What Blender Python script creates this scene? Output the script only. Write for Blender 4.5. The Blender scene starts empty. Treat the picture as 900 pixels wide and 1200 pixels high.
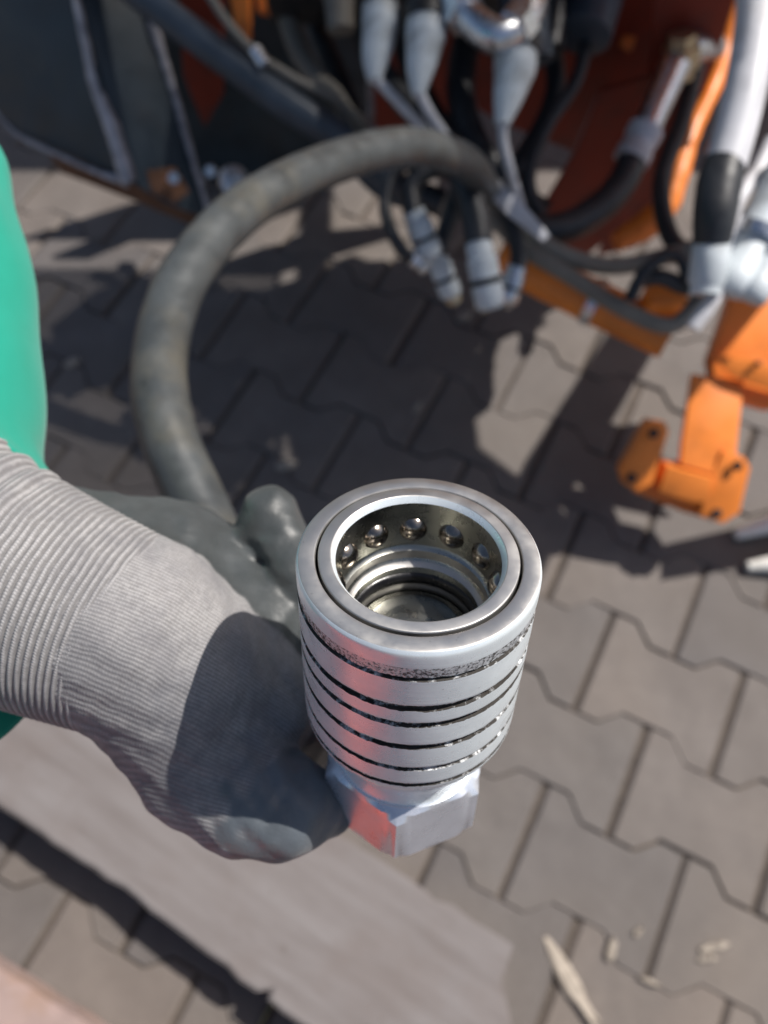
import bpy, bmesh, math, random
import numpy as np
from mathutils import Vector, Matrix, noise

random.seed(7)
scene = bpy.context.scene
COL = scene.collection

# ------------------------------------------------------------------ camera
F = 950.0                       # focal length in pixels of the 900 x 1200 photograph
CAM_H = 1.161
PITCH = math.radians(65.1)
cam_data = bpy.data.cameras.new('camera')
cam = bpy.data.objects.new('camera', cam_data)
COL.objects.link(cam)
cam.location = (0, 0, CAM_H)
cam.rotation_euler = (math.pi / 2 - PITCH, 0, 0)
cam_data.sensor_fit = 'VERTICAL'
cam_data.sensor_height = 24.0
cam_data.sensor_width = 18.0
cam_data.lens = F / 1200.0 * 24.0
cam_data.clip_start = 0.01
cam_data.clip_end = 500
cam_data.dof.use_dof = True
cam_data.dof.focus_distance = 0.190
cam_data.dof.aperture_fstop = 6.6
scene.camera = cam

# ------------------------------------------------------------------ sky and sun
SUN = Vector((0.55, 0.26, 0.79)).normalized()
world = bpy.data.worlds.new('World')
scene.world = world
world.use_nodes = True
wn = world.node_tree.nodes
bg = wn['Background']
sky = wn.new('ShaderNodeTexSky')
sky.sky_type = 'NISHITA'
sky.sun_disc = False
sky.sun_elevation = math.asin(SUN.z)
sky.sun_rotation = math.atan2(SUN.x, SUN.y)
sky.dust_density = 2.0
world.node_tree.links.new(sky.outputs[0], bg.inputs[0])
bg.inputs[1].default_value = 0.074
sun_data = bpy.data.lights.new('sun', 'SUN')
sun_data.energy = 4.6
sun_data.angle = math.radians(0.55)
sun_data.color = (1.0, 0.95, 0.89)
sun = bpy.data.objects.new('sun', sun_data)
COL.objects.link(sun)
sun.rotation_euler = SUN.to_track_quat('Z', 'Y').to_euler()
sun.location = (3, 1, 6)
vs = scene.view_settings
vs.view_transform = 'Standard'
vs.look = 'None'
vs.exposure = 0.25
vs.gamma = 1.0
scene.cycles.max_bounces = 6
scene.cycles.diffuse_bounces = 3
scene.cycles.glossy_bounces = 4

# ------------------------------------------------------------------ geometry helpers
CF = Vector((0, math.cos(PITCH), -math.sin(PITCH)))
CU = Vector((0, math.sin(PITCH), math.cos(PITCH)))
CR = Vector((1, 0, 0))
CP = Vector((0, 0, CAM_H))

def ray(px, py):
    return CF + CR * ((px - 450) / F) + CU * ((600 - py) / F)
def W(px, py, d):
    return CP + ray(px, py) * d
def G(px, py, z=0.0):
    r = ray(px, py)
    return CP + r * ((z - CAM_H) / r.z)
def cam2world(x, y, d):
    return CP + CR * x + CU * y + CF * d

def link_obj(name, me, parent=None, mats=None, label=None, cat=None, group=None, kind=None):
    o = bpy.data.objects.new(name, me)
    COL.objects.link(o)
    if mats is not None and me is not None:
        for m in (mats if isinstance(mats, (list, tuple)) else [mats]):
            me.materials.append(m)
    if parent is not None:
        o.parent = parent
    if label: o['label'] = label
    if cat: o['category'] = cat
    if group: o['group'] = group
    if kind: o['kind'] = kind
    return o

def empty(name, loc, label, cat, group=None, mat=None):
    o = bpy.data.objects.new(name, None)
    COL.objects.link(o)
    o.empty_display_size = 0.02
    if mat is not None:
        o.matrix_world = mat
    else:
        o.location = loc
    o['label'] = label; o['category'] = cat
    if group: o['group'] = group
    return o

def part(name, me, parent, mats, label=None, world=True, kind=None):
    """mesh part; vertices given in world space unless world=False"""
    if world and parent is not None:
        mw = parent.matrix_world if parent.parent is None else parent.parent.matrix_world @ parent.matrix_basis
        if parent.type == 'EMPTY':
            bpy.context.view_layer.update()
            mw = parent.matrix_world
            me.transform(mw.inverted())
        else:
            bpy.context.view_layer.update()
            me.transform(parent.matrix_world.inverted())
    return link_obj(name, me, parent, mats, label=label, kind=kind)

def mesh_from(verts, faces, smooth=True, mi=None):
    me = bpy.data.meshes.new('m')
    me.from_pydata([tuple(v) for v in verts], [], faces)
    if smooth:
        me.polygons.foreach_set('use_smooth', [True] * len(me.polygons))
    if mi is not None:
        me.polygons.foreach_set('material_index', mi)
    me.update()
    return me

def fix_normals(me):
    bm = bmesh.new(); bm.from_mesh(me)
    bmesh.ops.recalc_face_normals(bm, faces=bm.faces)
    bm.to_mesh(me); bm.free(); me.update()
    return me

def auto_sharp(me, deg=35):
    bm = bmesh.new(); bm.from_mesh(me)
    bmesh.ops.recalc_face_normals(bm, faces=bm.faces)
    lim = math.radians(deg)
    for e in bm.edges:
        if len(e.link_faces) == 2 and e.calc_face_angle(0) > lim:
            e.smooth = False
    for f in bm.faces: f.smooth = True
    bm.to_mesh(me); bm.free(); me.update()
    return me

def catmull(pts, n=8):
    P = [Vector(p) for p in pts]
    if len(P) == 2:
        return [P[0].lerp(P[1], i / n) for i in range(n + 1)]
    P = [2 * P[0] - P[1]] + P + [2 * P[-1] - P[-2]]
    out = []
    for i in range(1, len(P) - 2):
        p0, p1, p2, p3 = P[i - 1:i + 3]
        for k in range(n):
            t = k / n
            out.append(0.5 * ((2 * p1) + (p2 - p0) * t + (2 * p0 - 5 * p1 + 4 * p2 - p3) * t * t + (3 * p1 - p0 - 3 * p2 + p3) * t ** 3))
    out.append(P[-2])
    return out

def lerp_list(vals, m):
    out = []
    for i in range(m):
        t = i / (m - 1) * (len(vals) - 1)
        k = min(int(t), len(vals) - 2)
        out.append(vals[k] + (vals[k + 1] - vals[k]) * (t - k))
    return out

def tube(pts, radii, seg=20, n=8, smooth_path=True, cap=True, bump=0.0):
    path = catmull(pts, n) if smooth_path else [Vector(p) for p in pts]
    if isinstance(radii, (int, float)): radii = [radii, radii]
    R = lerp_list(list(radii), len(path)) if len(radii) != len(path) else radii
    verts, faces = [], []
    t0 = (path[1] - path[0]).normalized()
    up = Vector((0, 0, 1)) if abs(t0.z) < 0.9 else Vector((1, 0, 0))
    nx = t0.cross(up).normalized()
    for i, p in enumerate(path):
        t = (path[min(i + 1, len(path) - 1)] - path[max(i - 1, 0)])
        t.normalize()
        nx = (nx - t * nx.dot(t)).normalized()
        ny = t.cross(nx)
        for k in range(seg):
            a = 2 * math.pi * k / seg
            d = nx * math.cos(a) + ny * math.sin(a)
            r = R[i]
            if bump: r += bump * noise.noise((p + d * r) * 60)
            verts.append(p + d * r)
    for i in range(len(path) - 1):
        for k in range(seg):
            k2 = (k + 1) % seg
            faces.append((i * seg + k, i * seg + k2, (i + 1) * seg + k2, (i + 1) * seg + k))
    if cap:
        faces.append(tuple(range(seg))[::-1])
        faces.append(tuple(range((len(path) - 1) * seg, len(path) * seg)))
    return auto_sharp(mesh_from(verts, faces), 50)

def stepped(pts_axis, prof, seg=28):
    """turned body between two world points; prof = list of (t 0..1, radius)"""
    a, b = Vector(pts_axis[0]), Vector(pts_axis[1])
    return tube([a.lerp(b, t) for t, r in prof], [r for t, r in prof], seg=seg, smooth_path=False)

def lathe(prof, seg=128, mats=None, closed=False):
    """prof list of (r, z) ; local z axis; mats = material index for each segment"""
    verts, faces, mi = [], [], []
    for r, z in prof:
        for k in range(seg):
            a = 2 * math.pi * k / seg
            verts.append((r * math.cos(a), r * math.sin(a), z))
    m = len(prof)
    for i in range(m if closed else m - 1):
        j = (i + 1) % m
        for k in range(seg):
            k2 = (k + 1) % seg
            faces.append((i * seg + k, i * seg + k2, j * seg + k2, j * seg + k))
            mi.append(mats[i] if mats else 0)
    me = mesh_from(verts, faces, True, mi)
    return auto_sharp(me, 24)

def plate(pts, thick, bevel=0.0015, flip=False):
    P = [Vector(p) for p in pts]
    c = sum(P, Vector()) / len(P)
    A = np.array([list(p - c) for p in P])
    nrm = Vector(np.linalg.svd(A)[2][2])
    if nrm.dot(CP - c) < 0: nrm = -nrm
    P = [p - nrm * (p - c).dot(nrm) for p in P]
    bm = bmesh.new()
    f = bm.faces.new([bm.verts.new(p) for p in P])
    r = bmesh.ops.extrude_face_region(bm, geom=[f])
    for v in r['geom']:
        if isinstance(v, bmesh.types.BMVert): v.co -= nrm * thick
    bmesh.ops.recalc_face_normals(bm, faces=bm.faces)
    if bevel:
        bmesh.ops.bevel(bm, geom=list(bm.edges), offset=bevel, segments=2, affect='EDGES', profile=0.6)
    me = bpy.data.meshes.new('m'); bm.to_mesh(me); bm.free()
    return auto_sharp(me, 40)

def boxm(c, ax, ay, az, bevel=0.002):
    """box at centre c with half-axis vectors"""
    c, ax, ay, az = Vector(c), Vector(ax), Vector(ay), Vector(az)
    bm = bmesh.new()
    vs_ = {}
    for i in (-1, 1):
        for j in (-1, 1):
            for k in (-1, 1):
                vs_[i, j, k] = bm.verts.new(c + ax * i + ay * j + az * k)
    for q in (((-1,-1,-1),(-1,1,-1),(1,1,-1),(1,-1,-1)), ((-1,-1,1),(1,-1,1),(1,1,1),(-1,1,1)),
              ((-1,-1,-1),(1,-1,-1),(1,-1,1),(-1,-1,1)), ((-1,1,-1),(-1,1,1),(1,1,1),(1,1,-1)),
              ((-1,-1,-1),(-1,-1,1),(-1,1,1),(-1,1,-1)), ((1,-1,-1),(1,1,-1),(1,1,1),(1,-1,1))):
        bm.faces.new([vs_[t] for t in q])
    bmesh.ops.recalc_face_normals(bm, faces=bm.faces)
    if bevel: bmesh.ops.bevel(bm, geom=list(bm.edges), offset=bevel, segments=2, affect='EDGES', profile=0.6)
    me = bpy.data.meshes.new('m'); bm.to_mesh(me); bm.free()
    return auto_sharp(me, 40)

def join_meshes(ms):
    bm = bmesh.new()
    for m in ms: bm.from_mesh(m)
    me = bpy.data.meshes.new('m'); bm.to_mesh(me); bm.free()
    return me

# ------------------------------------------------------------------ materials
def new_mat(name):
    m = bpy.data.materials.new(name); m.use_nodes = True
    nt = m.node_tree
    return m, nt, nt.nodes, nt.links, nt.nodes['Principled BSDF']

def coords(nt, scale=1.0, obj=True, vec_scale=None):
    tc = nt.nodes.new('ShaderNodeTexCoord')
    mp = nt.nodes.new('ShaderNodeMapping')
    s = vec_scale if vec_scale else (scale,) * 3
    mp.inputs['Scale'].default_value = s
    nt.links.new(tc.outputs['Object'], mp.inputs[0])
    return mp.outputs[0]

def nz(nt, vec, scale, detail=4, rough=0.6):
    n = nt.nodes.new('ShaderNodeTexNoise')
    n.inputs['Scale'].default_value = scale
    n.inputs['Detail'].default_value = detail
    n.inputs['Roughness'].default_value = rough
    nt.links.new(vec, n.inputs['Vector'])
    return n.outputs['Fac']

def ramp(nt, fac, stops):
    r = nt.nodes.new('ShaderNodeValToRGB')
    el = r.color_ramp.elements
    while len(el) < len(stops): el.new(0.5)
    for e, (p, c) in zip(el, stops):
        e.position = p
        e.color = tuple(c) + (1,) if len(c) == 3 else c
    nt.links.new(fac, r.inputs[0])
    return r.outputs[0]

def mixc(nt, fac, a, b, mode='MIX'):
    m = nt.nodes.new('ShaderNodeMix'); m.data_type = 'RGBA'; m.blend_type = mode
    if isinstance(fac, (int, float)): m.inputs[0].default_value = fac
    else: nt.links.new(fac, m.inputs[0])
    for i, v in ((6, a), (7, b)):
        if isinstance(v, tuple): m.inputs[i].default_value = v + (1,) if len(v) == 3 else v
        else: nt.links.new(v, m.inputs[i])
    return m.outputs[2]

def bump(nt, bsdf, h, strength=0.3, dist=0.001, prev=None):
    b = nt.nodes.new('ShaderNodeBump')
    b.inputs['Strength'].default_value = strength
    b.inputs['Distance'].default_value = dist
    nt.links.new(h, b.inputs['Height'])
    if prev is not None: nt.links.new(prev, b.inputs['Normal'])
    nt.links.new(b.outputs[0], bsdf.inputs['Normal'])
    return b.outputs[0]

def math_n(nt, op, a, b=None):
    m = nt.nodes.new('ShaderNodeMath'); m.operation = op
    for i, v in enumerate((a, b)):
        if v is None: continue
        if isinstance(v, (int, float)): m.inputs[i].default_value = v
        else: nt.links.new(v, m.inputs[i])
    return m.outputs[0]

def simple(name, col, rough=0.5, metal=0.0, var=0.25, vscale=25, bstr=0.15, bscale=200, bdist=0.0006, dirt=None, dirt_amt=0.5, spec=None):
    m, nt, N, L, b = new_mat(name)
    v = coords(nt)
    f = nz(nt, v, vscale, 5)
    dark = tuple(c * (1 - var) for c in col); lite = tuple(min(1, c * (1 + var)) for c in col)
    c = ramp(nt, f, [(0.3, dark), (0.7, lite)])
    if dirt:
        d = ramp(nt, nz(nt, v, vscale * 0.6, 6, 0.7), [(0.5, (0, 0, 0)), (0.68, (1, 1, 1))])
        dm = math_n(nt, 'MULTIPLY', d, dirt_amt)
        c = mixc(nt, dm, c, dirt)
    L.new(c, b.inputs['Base Color'])
    b.inputs['Metallic'].default_value = metal
    rr = ramp(nt, nz(nt, v, vscale * 2, 4), [(0.3, (max(rough - 0.1, 0.03),) * 3), (0.7, (min(rough + 0.12, 1),) * 3)])
    L.new(rr, b.inputs['Roughness'])
    if spec is not None: b.inputs['Specular IOR Level'].default_value = spec
    bump(nt, b, nz(nt, v, bscale, 4), bstr, bdist)
    return m

M = {}
M['orange'] = simple('orange_paint', (0.86, 0.245, 0.035), 0.42, var=0.12, vscale=14, dirt=(0.30, 0.10, 0.03), dirt_amt=0.4, bscale=120)
M['oxide'] = simple('dark_red_oxide_paint', (0.23, 0.030, 0.013), 0.5, var=0.2, vscale=14, dirt=(0.05, 0.03, 0.025), dirt_amt=0.5, bscale=120)
M['pink_wood'] = simple('pinkish_board', (0.36, 0.265, 0.24), 0.75, var=0.15, vscale=20, dirt=(0.28, 0.16, 0.08), dirt_amt=0.5, bscale=150)
M['dark_steel'] = simple('dark_painted_steel', (0.030, 0.044, 0.056), 0.45, var=0.3, vscale=18, dirt=(0.05, 0.045, 0.045), dirt_amt=0.4, bscale=90)
M['worn_edge'] = simple('scuffed_steel_edge', (0.42, 0.40, 0.42), 0.45, metal=0.5, var=0.45, vscale=60, bscale=250, bstr=0.4)
M['rust'] = simple('rust', (0.16, 0.075, 0.04), 0.85, var=0.5, vscale=60, bscale=200, bstr=0.5)
M['rubber'] = simple('black_rubber', (0.022, 0.024, 0.028), 0.42, var=0.35, vscale=40, dirt=(0.09, 0.085, 0.08), dirt_amt=0.25, bscale=300)
M['hose_grey'] = simple('dusty_grey_rubber', (0.058, 0.064, 0.066), 0.36, var=0.35, vscale=30, dirt=(0.12, 0.11, 0.085), dirt_amt=0.55, bscale=350, bstr=0.3)
M['hose_blue'] = simple('blue_black_rubber', (0.045, 0.06, 0.08), 0.45, var=0.3, vscale=25, bscale=300)
M['hose_olive'] = simple('dusty_olive_sheath', (0.19, 0.175, 0.15), 0.6, var=0.2, vscale=30, bscale=200)
M['hose_pale'] = simple('pale_grey_sheath', (0.62, 0.62, 0.65), 0.45, var=0.15, vscale=25, dirt=(0.25, 0.22, 0.19), dirt_amt=0.5, bscale=200)
M['boot'] = simple('pale_grey_plastic', (0.60, 0.65, 0.68), 0.5, var=0.14, vscale=30, dirt=(0.16, 0.15, 0.13), dirt_amt=0.6, bscale=150)
M['zinc'] = simple('zinc_plated_steel', (0.70, 0.72, 0.76), 0.3, metal=1.0, var=0.12, vscale=60, dirt=(0.25, 0.22, 0.18), dirt_amt=0.35, bscale=300)
M['brass'] = simple('yellow_passivated_steel', (0.55, 0.45, 0.30), 0.35, metal=0.9, var=0.2, vscale=60)
M['black_metal'] = simple('black_cast_iron', (0.018, 0.018, 0.02), 0.5, var=0.4, vscale=40, bscale=150)
M['seal'] = simple('black_seal', (0.008, 0.008, 0.010), 0.3, var=0.2, vscale=100, bscale=600)
M['red_board'] = simple('red_painted_board', (0.52, 0.075, 0.035), 0.5, var=0.18, vscale=5, dirt=(0.12, 0.05, 0.04), dirt_amt=0.4, bscale=60)
M['chip'] = simple('split_wood', (0.36, 0.31, 0.255), 0.8, var=0.3, vscale=120, bscale=500, bstr=0.5)
M['straw'] = simple('dry_straw', (0.36, 0.33, 0.15), 0.8, var=0.3, vscale=120)
M['white_paint'] = simple('white_paint', (0.78, 0.77, 0.72), 0.5, var=0.08, vscale=60, dirt=(0.3, 0.28, 0.22), dirt_amt=0.4)
M['pebble'] = simple('pale_pebble', (0.5, 0.47, 0.43), 0.8, var=0.25, vscale=150)

# turned, zinc plated coupler steel
def coupler_metal(name, col, rough, lines=0.25, grime=0.0, pits=0.0, metal=1.0, gscale=330):
    m, nt, N, L, b = new_mat(name)
    v = coords(nt)
    vz = coords(nt, vec_scale=(12, 12, 1500))
    ln = nz(nt, vz, 1.0, 3)
    blot = nz(nt, v, 90, 5, 0.65)
    c = ramp(nt, blot, [(0.3, tuple(x * 0.86 for x in col)), (0.7, col)])
    speck = ramp(nt, nz(nt, v, 700, 3, 0.7), [(0.66, (0, 0, 0)), (0.74, (1, 1, 1))])
    c = mixc(nt, math_n(nt, 'MULTIPLY', speck, 0.35), c, (0.10, 0.085, 0.07))
    if grime > 0:
        g = ramp(nt, math_n(nt, 'ADD', math_n(nt, 'MULTIPLY', nz(nt, v, gscale, 6, 0.72), 0.7), math_n(nt, 'MULTIPLY', nz(nt, v, 42, 2), 0.3)), [(0.52 - grime * 0.35, (0, 0, 0)), (0.60 - grime * 0.30, (1, 1, 1))])
        c = mixc(nt, g, c, (0.028, 0.024, 0.020))
        inv = math_n(nt, 'MULTIPLY', math_n(nt, 'SUBTRACT', 1.0, g), metal)
        L.new(inv, b.inputs['Metallic'])
        rr = math_n(nt, 'ADD', math_n(nt, 'MULTIPLY', g, 0.35), rough)
        L.new(rr, b.inputs['Roughness'])
    else:
        b.inputs['Metallic'].default_value = metal
        rr = ramp(nt, nz(nt, v, 160, 5), [(0.3, (max(rough - 0.07, 0.05),) * 3), (0.72, (rough + 0.12,) * 3)])
        L.new(rr, b.inputs['Roughness'])
    L.new(c, b.inputs['Base Color'])
    p = bump(nt, b, ln, lines, 0.00012)
    if grime > 0 or pits > 0:
        bump(nt, b, nz(nt, v, 900, 4, 0.7), max(0.5, pits), 0.0004, prev=p)
    else:
        bump(nt, b, nz(nt, v, 420, 4, 0.6), 0.10, 0.0002, prev=p)
    b.inputs['Anisotropic'].default_value = 0.35
    return m
M['sleeve_metal'] = coupler_metal('bright_zinc_sleeve', (0.88, 0.95, 0.98), 0.28, 0.3, metal=0.30)
M['rim_metal'] = coupler_metal('worn_rim_steel', (0.52, 0.505, 0.485), 0.38, 0.10, pits=0.0, metal=0.85)
M['bore_metal'] = coupler_metal('oily_bore_steel', (0.40, 0.40, 0.365), 0.26, 0.35)
M['groove'] = coupler_metal('greasy_groove', (0.72, 0.74, 0.76), 0.42, 0.2, grime=0.36, metal=0.5)
M['worn_band'] = coupler_metal('scarred_band', (0.80, 0.84, 0.87), 0.34, 0.3, grime=0.12, pits=0.6, metal=0.40, gscale=1100)
M['ball_metal'] = simple('polished_ball', (0.34, 0.30, 0.26), 0.18, metal=1.0, var=0.5, vscale=250, bscale=600, bstr=0.05)
M['hex_metal'] = coupler_metal('satin_zinc_nut', (0.80, 0.83, 0.90), 0.30, 0.0, metal=0.62)

# paving concrete
def concrete():
    m, nt, N, L, b = new_mat('concrete_paver')
    oi = N.new('ShaderNodeObjectInfo')
    tc = N.new('ShaderNodeTexCoord')
    geo = N.new('ShaderNodeNewGeometry')
    f = nz(nt, geo.outputs['Position'], 9, 6, 0.65)
    base = ramp(nt, f, [(0.3, (0.108, 0.096, 0.090)), (0.7, (0.162, 0.147, 0.139))])
    geo_big = nz(nt, geo.outputs['Position'], 1.6, 3)
    base = mixc(nt, ramp(nt, geo_big, [(0.42, (0, 0, 0)), (0.66, (0.55, 0.55, 0.55))]), base, (0.185, 0.155, 0.128))
    tint = ramp(nt, oi.outputs['Random'], [(0.0, (0.80, 0.80, 0.83)), (0.5, (1, 0.985, 0.965)), (1.0, (1.16, 1.10, 1.05))])
    base = mixc(nt, 1.0, base, tint, 'MULTIPLY')
    st = ramp(nt, nz(nt, geo.outputs['Position'], 4.3, 5, 0.7), [(0.46, (0, 0, 0)), (0.66, (1, 1, 1))])
    base = mixc(nt, math_n(nt, 'MULTIPLY', st, 0.55), base, (0.105, 0.090, 0.080))
    sp = ramp(nt, nz(nt, geo.outputs['Position'], 420, 3, 0.7), [(0.62, (0, 0, 0)), (0.72, (1, 1, 1))])
    base = mixc(nt, math_n(nt, 'MULTIPLY', sp, 0.35), base, (0.27, 0.25, 0.235))
    sp2 = ramp(nt, nz(nt, geo.outputs['Position'], 300, 3, 0.7), [(0.64, (0, 0, 0)), (0.72, (1, 1, 1))])
    base = mixc(nt, math_n(nt, 'MULTIPLY', sp2, 0.45), base, (0.065, 0.058, 0.053))
    L.new(base, b.inputs['Base Color'])
    b.inputs['Roughness'].default_value = 0.72
    p = bump(nt, b, nz(nt, geo.outputs['Position'], 260, 5, 0.7), 0.5, 0.002)
    bump(nt, b, nz(nt, geo.outputs['Position'], 30, 4), 0.3, 0.004, prev=p)
    return m
M['concrete'] = concrete()
M['sand'] = simple('joint_sand', (0.105, 0.085, 0.070), 0.95, var=0.3, vscale=40, bscale=400, bstr=0.8, bdist=0.003)

def wood():
    m, nt, N, L, b = new_mat('weathered_grey_wood')
    v = coords(nt, vec_scale=(2.2, 16, 16))
    v1 = coords(nt)
    g = nz(nt, v, 3.0, 6, 0.6)
    c = ramp(nt, g, [(0.25, (0.145, 0.125, 0.118)), (0.5, (0.190, 0.170, 0.165)), (0.75, (0.225, 0.207, 0.204))])
    st = ramp(nt, nz(nt, v1, 9, 5, 0.7), [(0.48, (0, 0, 0)), (0.72, (1, 1, 1))])
    c = mixc(nt, math_n(nt, 'MULTIPLY', st, 0.5), c, (0.155, 0.125, 0.112))
    ob = ramp(nt, nz(nt, v1, 45, 4, 0.7), [(0.66, (0, 0, 0)), (0.74, (1, 1, 1))])
    c = mixc(nt, math_n(nt, 'MULTIPLY', ob, 0.55), c, (0.10, 0.08, 0.065))
    L.new(c, b.inputs['Base Color'])
    b.inputs['Roughness'].default_value = 0.75
    bump(nt, b, g, 0.35, 0.0015)
    return m
M['wood'] = wood()

def glove_mat():
    m, nt, N, L, b = new_mat('knit_glove')
    at = N.new('ShaderNodeAttribute'); at.attribute_name = 'knit'
    ct = N.new('ShaderNodeAttribute'); ct.attribute_name = 'coat'
    sep = N.new('ShaderNodeSeparateXYZ'); L.new(at.outputs['Vector'], sep.inputs[0])
    geo = N.new('ShaderNodeNewGeometry')
    P = geo.outputs['Position']
    # knit rows and stitches (attribute is in millimetres)
    wob = math_n(nt, 'MULTIPLY', nz(nt, P, 60, 2), 1.2)
    rows = math_n(nt, 'SINE', math_n(nt, 'MULTIPLY', math_n(nt, 'ADD', sep.outputs[1], wob), 2 * math.pi / 1.1))
    st = math_n(nt, 'SINE', math_n(nt, 'ADD', math_n(nt, 'MULTIPLY', sep.outputs[0], 2 * math.pi / 0.9), math_n(nt, 'MULTIPLY', rows, 1.1)))
    rows01 = math_n(nt, 'ADD', math_n(nt, 'MULTIPLY', rows, 0.5), 0.5)
    st01 = math_n(nt, 'ADD', math_n(nt, 'MULTIPLY', st, 0.5), 0.5)
    h = math_n(nt, 'ADD', math_n(nt, 'MULTIPLY', rows01, 0.65), math_n(nt, 'MULTIPLY', math_n(nt, 'MULTIPLY', st01, rows01), 0.5))
    hm_ = math_n(nt, 'ADD', math_n(nt, 'MULTIPLY', math_n(nt, 'SUBTRACT', h, 0.55), sep.outputs[2]), math_n(nt, 'MULTIPLY', nz(nt, P, 650, 3, 0.7), 1.0))
    kc = ramp(nt, hm_, [(0.05, (0.19, 0.182, 0.178)), (0.95, (0.43, 0.418, 0.415))])
    dirt = ramp(nt, nz(nt, P, 34, 6, 0.7), [(0.42, (0, 0, 0)), (0.64, (1, 1, 1))])
    kc = mixc(nt, math_n(nt, 'MULTIPLY', dirt, 0.6), kc, (0.16, 0.155, 0.165))
    d2 = N.new('ShaderNodeAttribute'); d2.attribute_name = 'soil_shade'
    soil_shade = math_n(nt, 'MULTIPLY', d2.outputs['Fac'], ramp(nt, nz(nt, P, 85, 5, 0.7), [(0.3, (0.25, 0.25, 0.25)), (0.62, (1, 1, 1))]))
    kc = mixc(nt, soil_shade, kc, (0.085, 0.088, 0.105))
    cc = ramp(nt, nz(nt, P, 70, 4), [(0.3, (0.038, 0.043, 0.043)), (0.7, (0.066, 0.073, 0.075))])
    lit = N.new('ShaderNodeAttribute'); lit.attribute_name = 'lit_thumb'
    cc = mixc(nt, math_n(nt, 'MULTIPLY', lit.outputs['Fac'], ramp(nt, nz(nt, P, 55, 4), [(0.25, (0.45, 0.45, 0.45)), (0.65, (1, 1, 1))])), cc, (0.115, 0.132, 0.150))
    coat = ct.outputs['Fac']
    L.new(mixc(nt, coat, kc, cc), b.inputs['Base Color'])
    rr = math_n(nt, 'SUBTRACT', 0.9, math_n(nt, 'MULTIPLY', coat, 0.46))
    L.new(rr, b.inputs['Roughness'])
    inv = math_n(nt, 'SUBTRACT', 1.0, math_n(nt, 'MULTIPLY', coat, 0.93))
    hh = math_n(nt, 'MULTIPLY', math_n(nt, 'MULTIPLY', h, inv), sep.outputs[2])
    p = bump(nt, b, hh, 0.6, 0.00034)
    bump(nt, b, nz(nt, P, 130, 4), 0.25, 0.002, prev=p)
    b.inputs['Sheen Weight'].default_value = 0.12
    return m
M['glove'] = glove_mat()

def teal():
    m, nt, N, L, b = new_mat('teal_jacket_fabric')
    v = coords(nt)
    c = ramp(nt, nz(nt, v, 18, 4), [(0.3, (0.0, 0.30, 0.205)), (0.7, (0.003, 0.365, 0.26))])
    L.new(c, b.inputs['Base Color'])
    b.inputs['Roughness'].default_value = 0.6
    b.inputs['Sheen Weight'].default_value = 0.2
    bump(nt, b, nz(nt, v, 900, 2), 0.25, 0.0005)
    return m
M['teal'] = teal()

# ------------------------------------------------------------------ ground and pavement
def sheet(name, cx, cy, half, z, mat, **kw):
    me = mesh_from([(cx - half, cy - half, z), (cx + half, cy - half, z), (cx + half, cy + half, z), (cx - half, cy + half, z)], [(0, 1, 2, 3)], False)
    return link_obj(name, me, None, mat, **kw)
ground = sheet('ground', 0, 0, 200, -0.05, M['concrete'], kind='structure')
pavement = sheet('pavement', 0.0, 0.9, 5.0, -0.0065, M['sand'], kind='structure')

TH = math.radians(-26.9)
U = Vector((math.cos(TH), math.sin(TH), 0)); V = Vector((math.sin(TH), -math.cos(TH), 0))
O = Vector((0.334, 0.1353, 0))
PU, PV = 0.200, 0.1358
def paver_mesh():
    hw, hn = (PV + 0.0272) / 2, (PV - 0.0272) / 2
    ge, gs = 0.0030, 0.0006           # wide open end joints, tight flanks
    # (u, v, bevel in u, bevel in v)
    half = [(0.1 - ge, hw - gs, .0056, .0016), (0.0645, hw - gs, .001, .0012), (0.0375, hn - gs, .0022, .0022)]
    top = half + [(-u, v, bu, bv) for u, v, bu, bv in half[::-1]]
    q = top + [(u, -v, bu, bv) for u, v, bu, bv in top[::-1]]
    # open up the slanting shoulders a little
    bm = bmesh.new()
    sg = lambda x: math.copysign(1, x)
    t = [bm.verts.new((u - sg(u) * bu, v - sg(v) * bv, 0)) for u, v, bu, bv in q]
    s = [bm.verts.new((u, v, -.0052 if bu > .003 else -.0028)) for u, v, bu, bv in q]
    d = [bm.verts.new((u, v, -0.03)) for u, v, bu, bv in q]
    bm.faces.new(t)
    n = len(q)
    for i in range(n):
        j = (i + 1) % n
        bm.faces.new((t[i], s[i], s[j], t[j])); bm.faces.new((s[i], d[i], d[j], s[j]))
    bmesh.ops.recalc_face_normals(bm, faces=bm.faces)
    me = bpy.data.meshes.new('paver'); bm.to_mesh(me); bm.free()
    return me
pm = paver_mesh(); pm.materials.append(M['concrete'])
cells = []
for a in range(-60, 60):
    for b_ in range(-45, 45):
        # stone spans from end joint a to a+1 in its column
        c = O + U * (PU * (a + 0.5) - PU / 2 * b_) + V * (PV * b_)
        if abs(c.x) < 4.4 and abs(c.y - 0.9) < 4.4:
            cells.append(c)
def vis(c):
    r = c - CP
    d = r.dot(CF)
    if d < 0.05: return 9
    x = abs(r.dot(CR) / d) / (450 / F); y = abs(r.dot(CU) / d) / (600 / F)
    return max(x, y)
cells.sort(key=lambda c: vis(c) if vis(c) < 9 else 9 + c.length)
rot = Matrix.Rotation(TH, 4, 'Z')
far_verts, far_faces = [], []
base_v = [v.co.copy() for v in pm.vertices]; base_f = [tuple(p.vertices) for p in pm.polygons]
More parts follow.
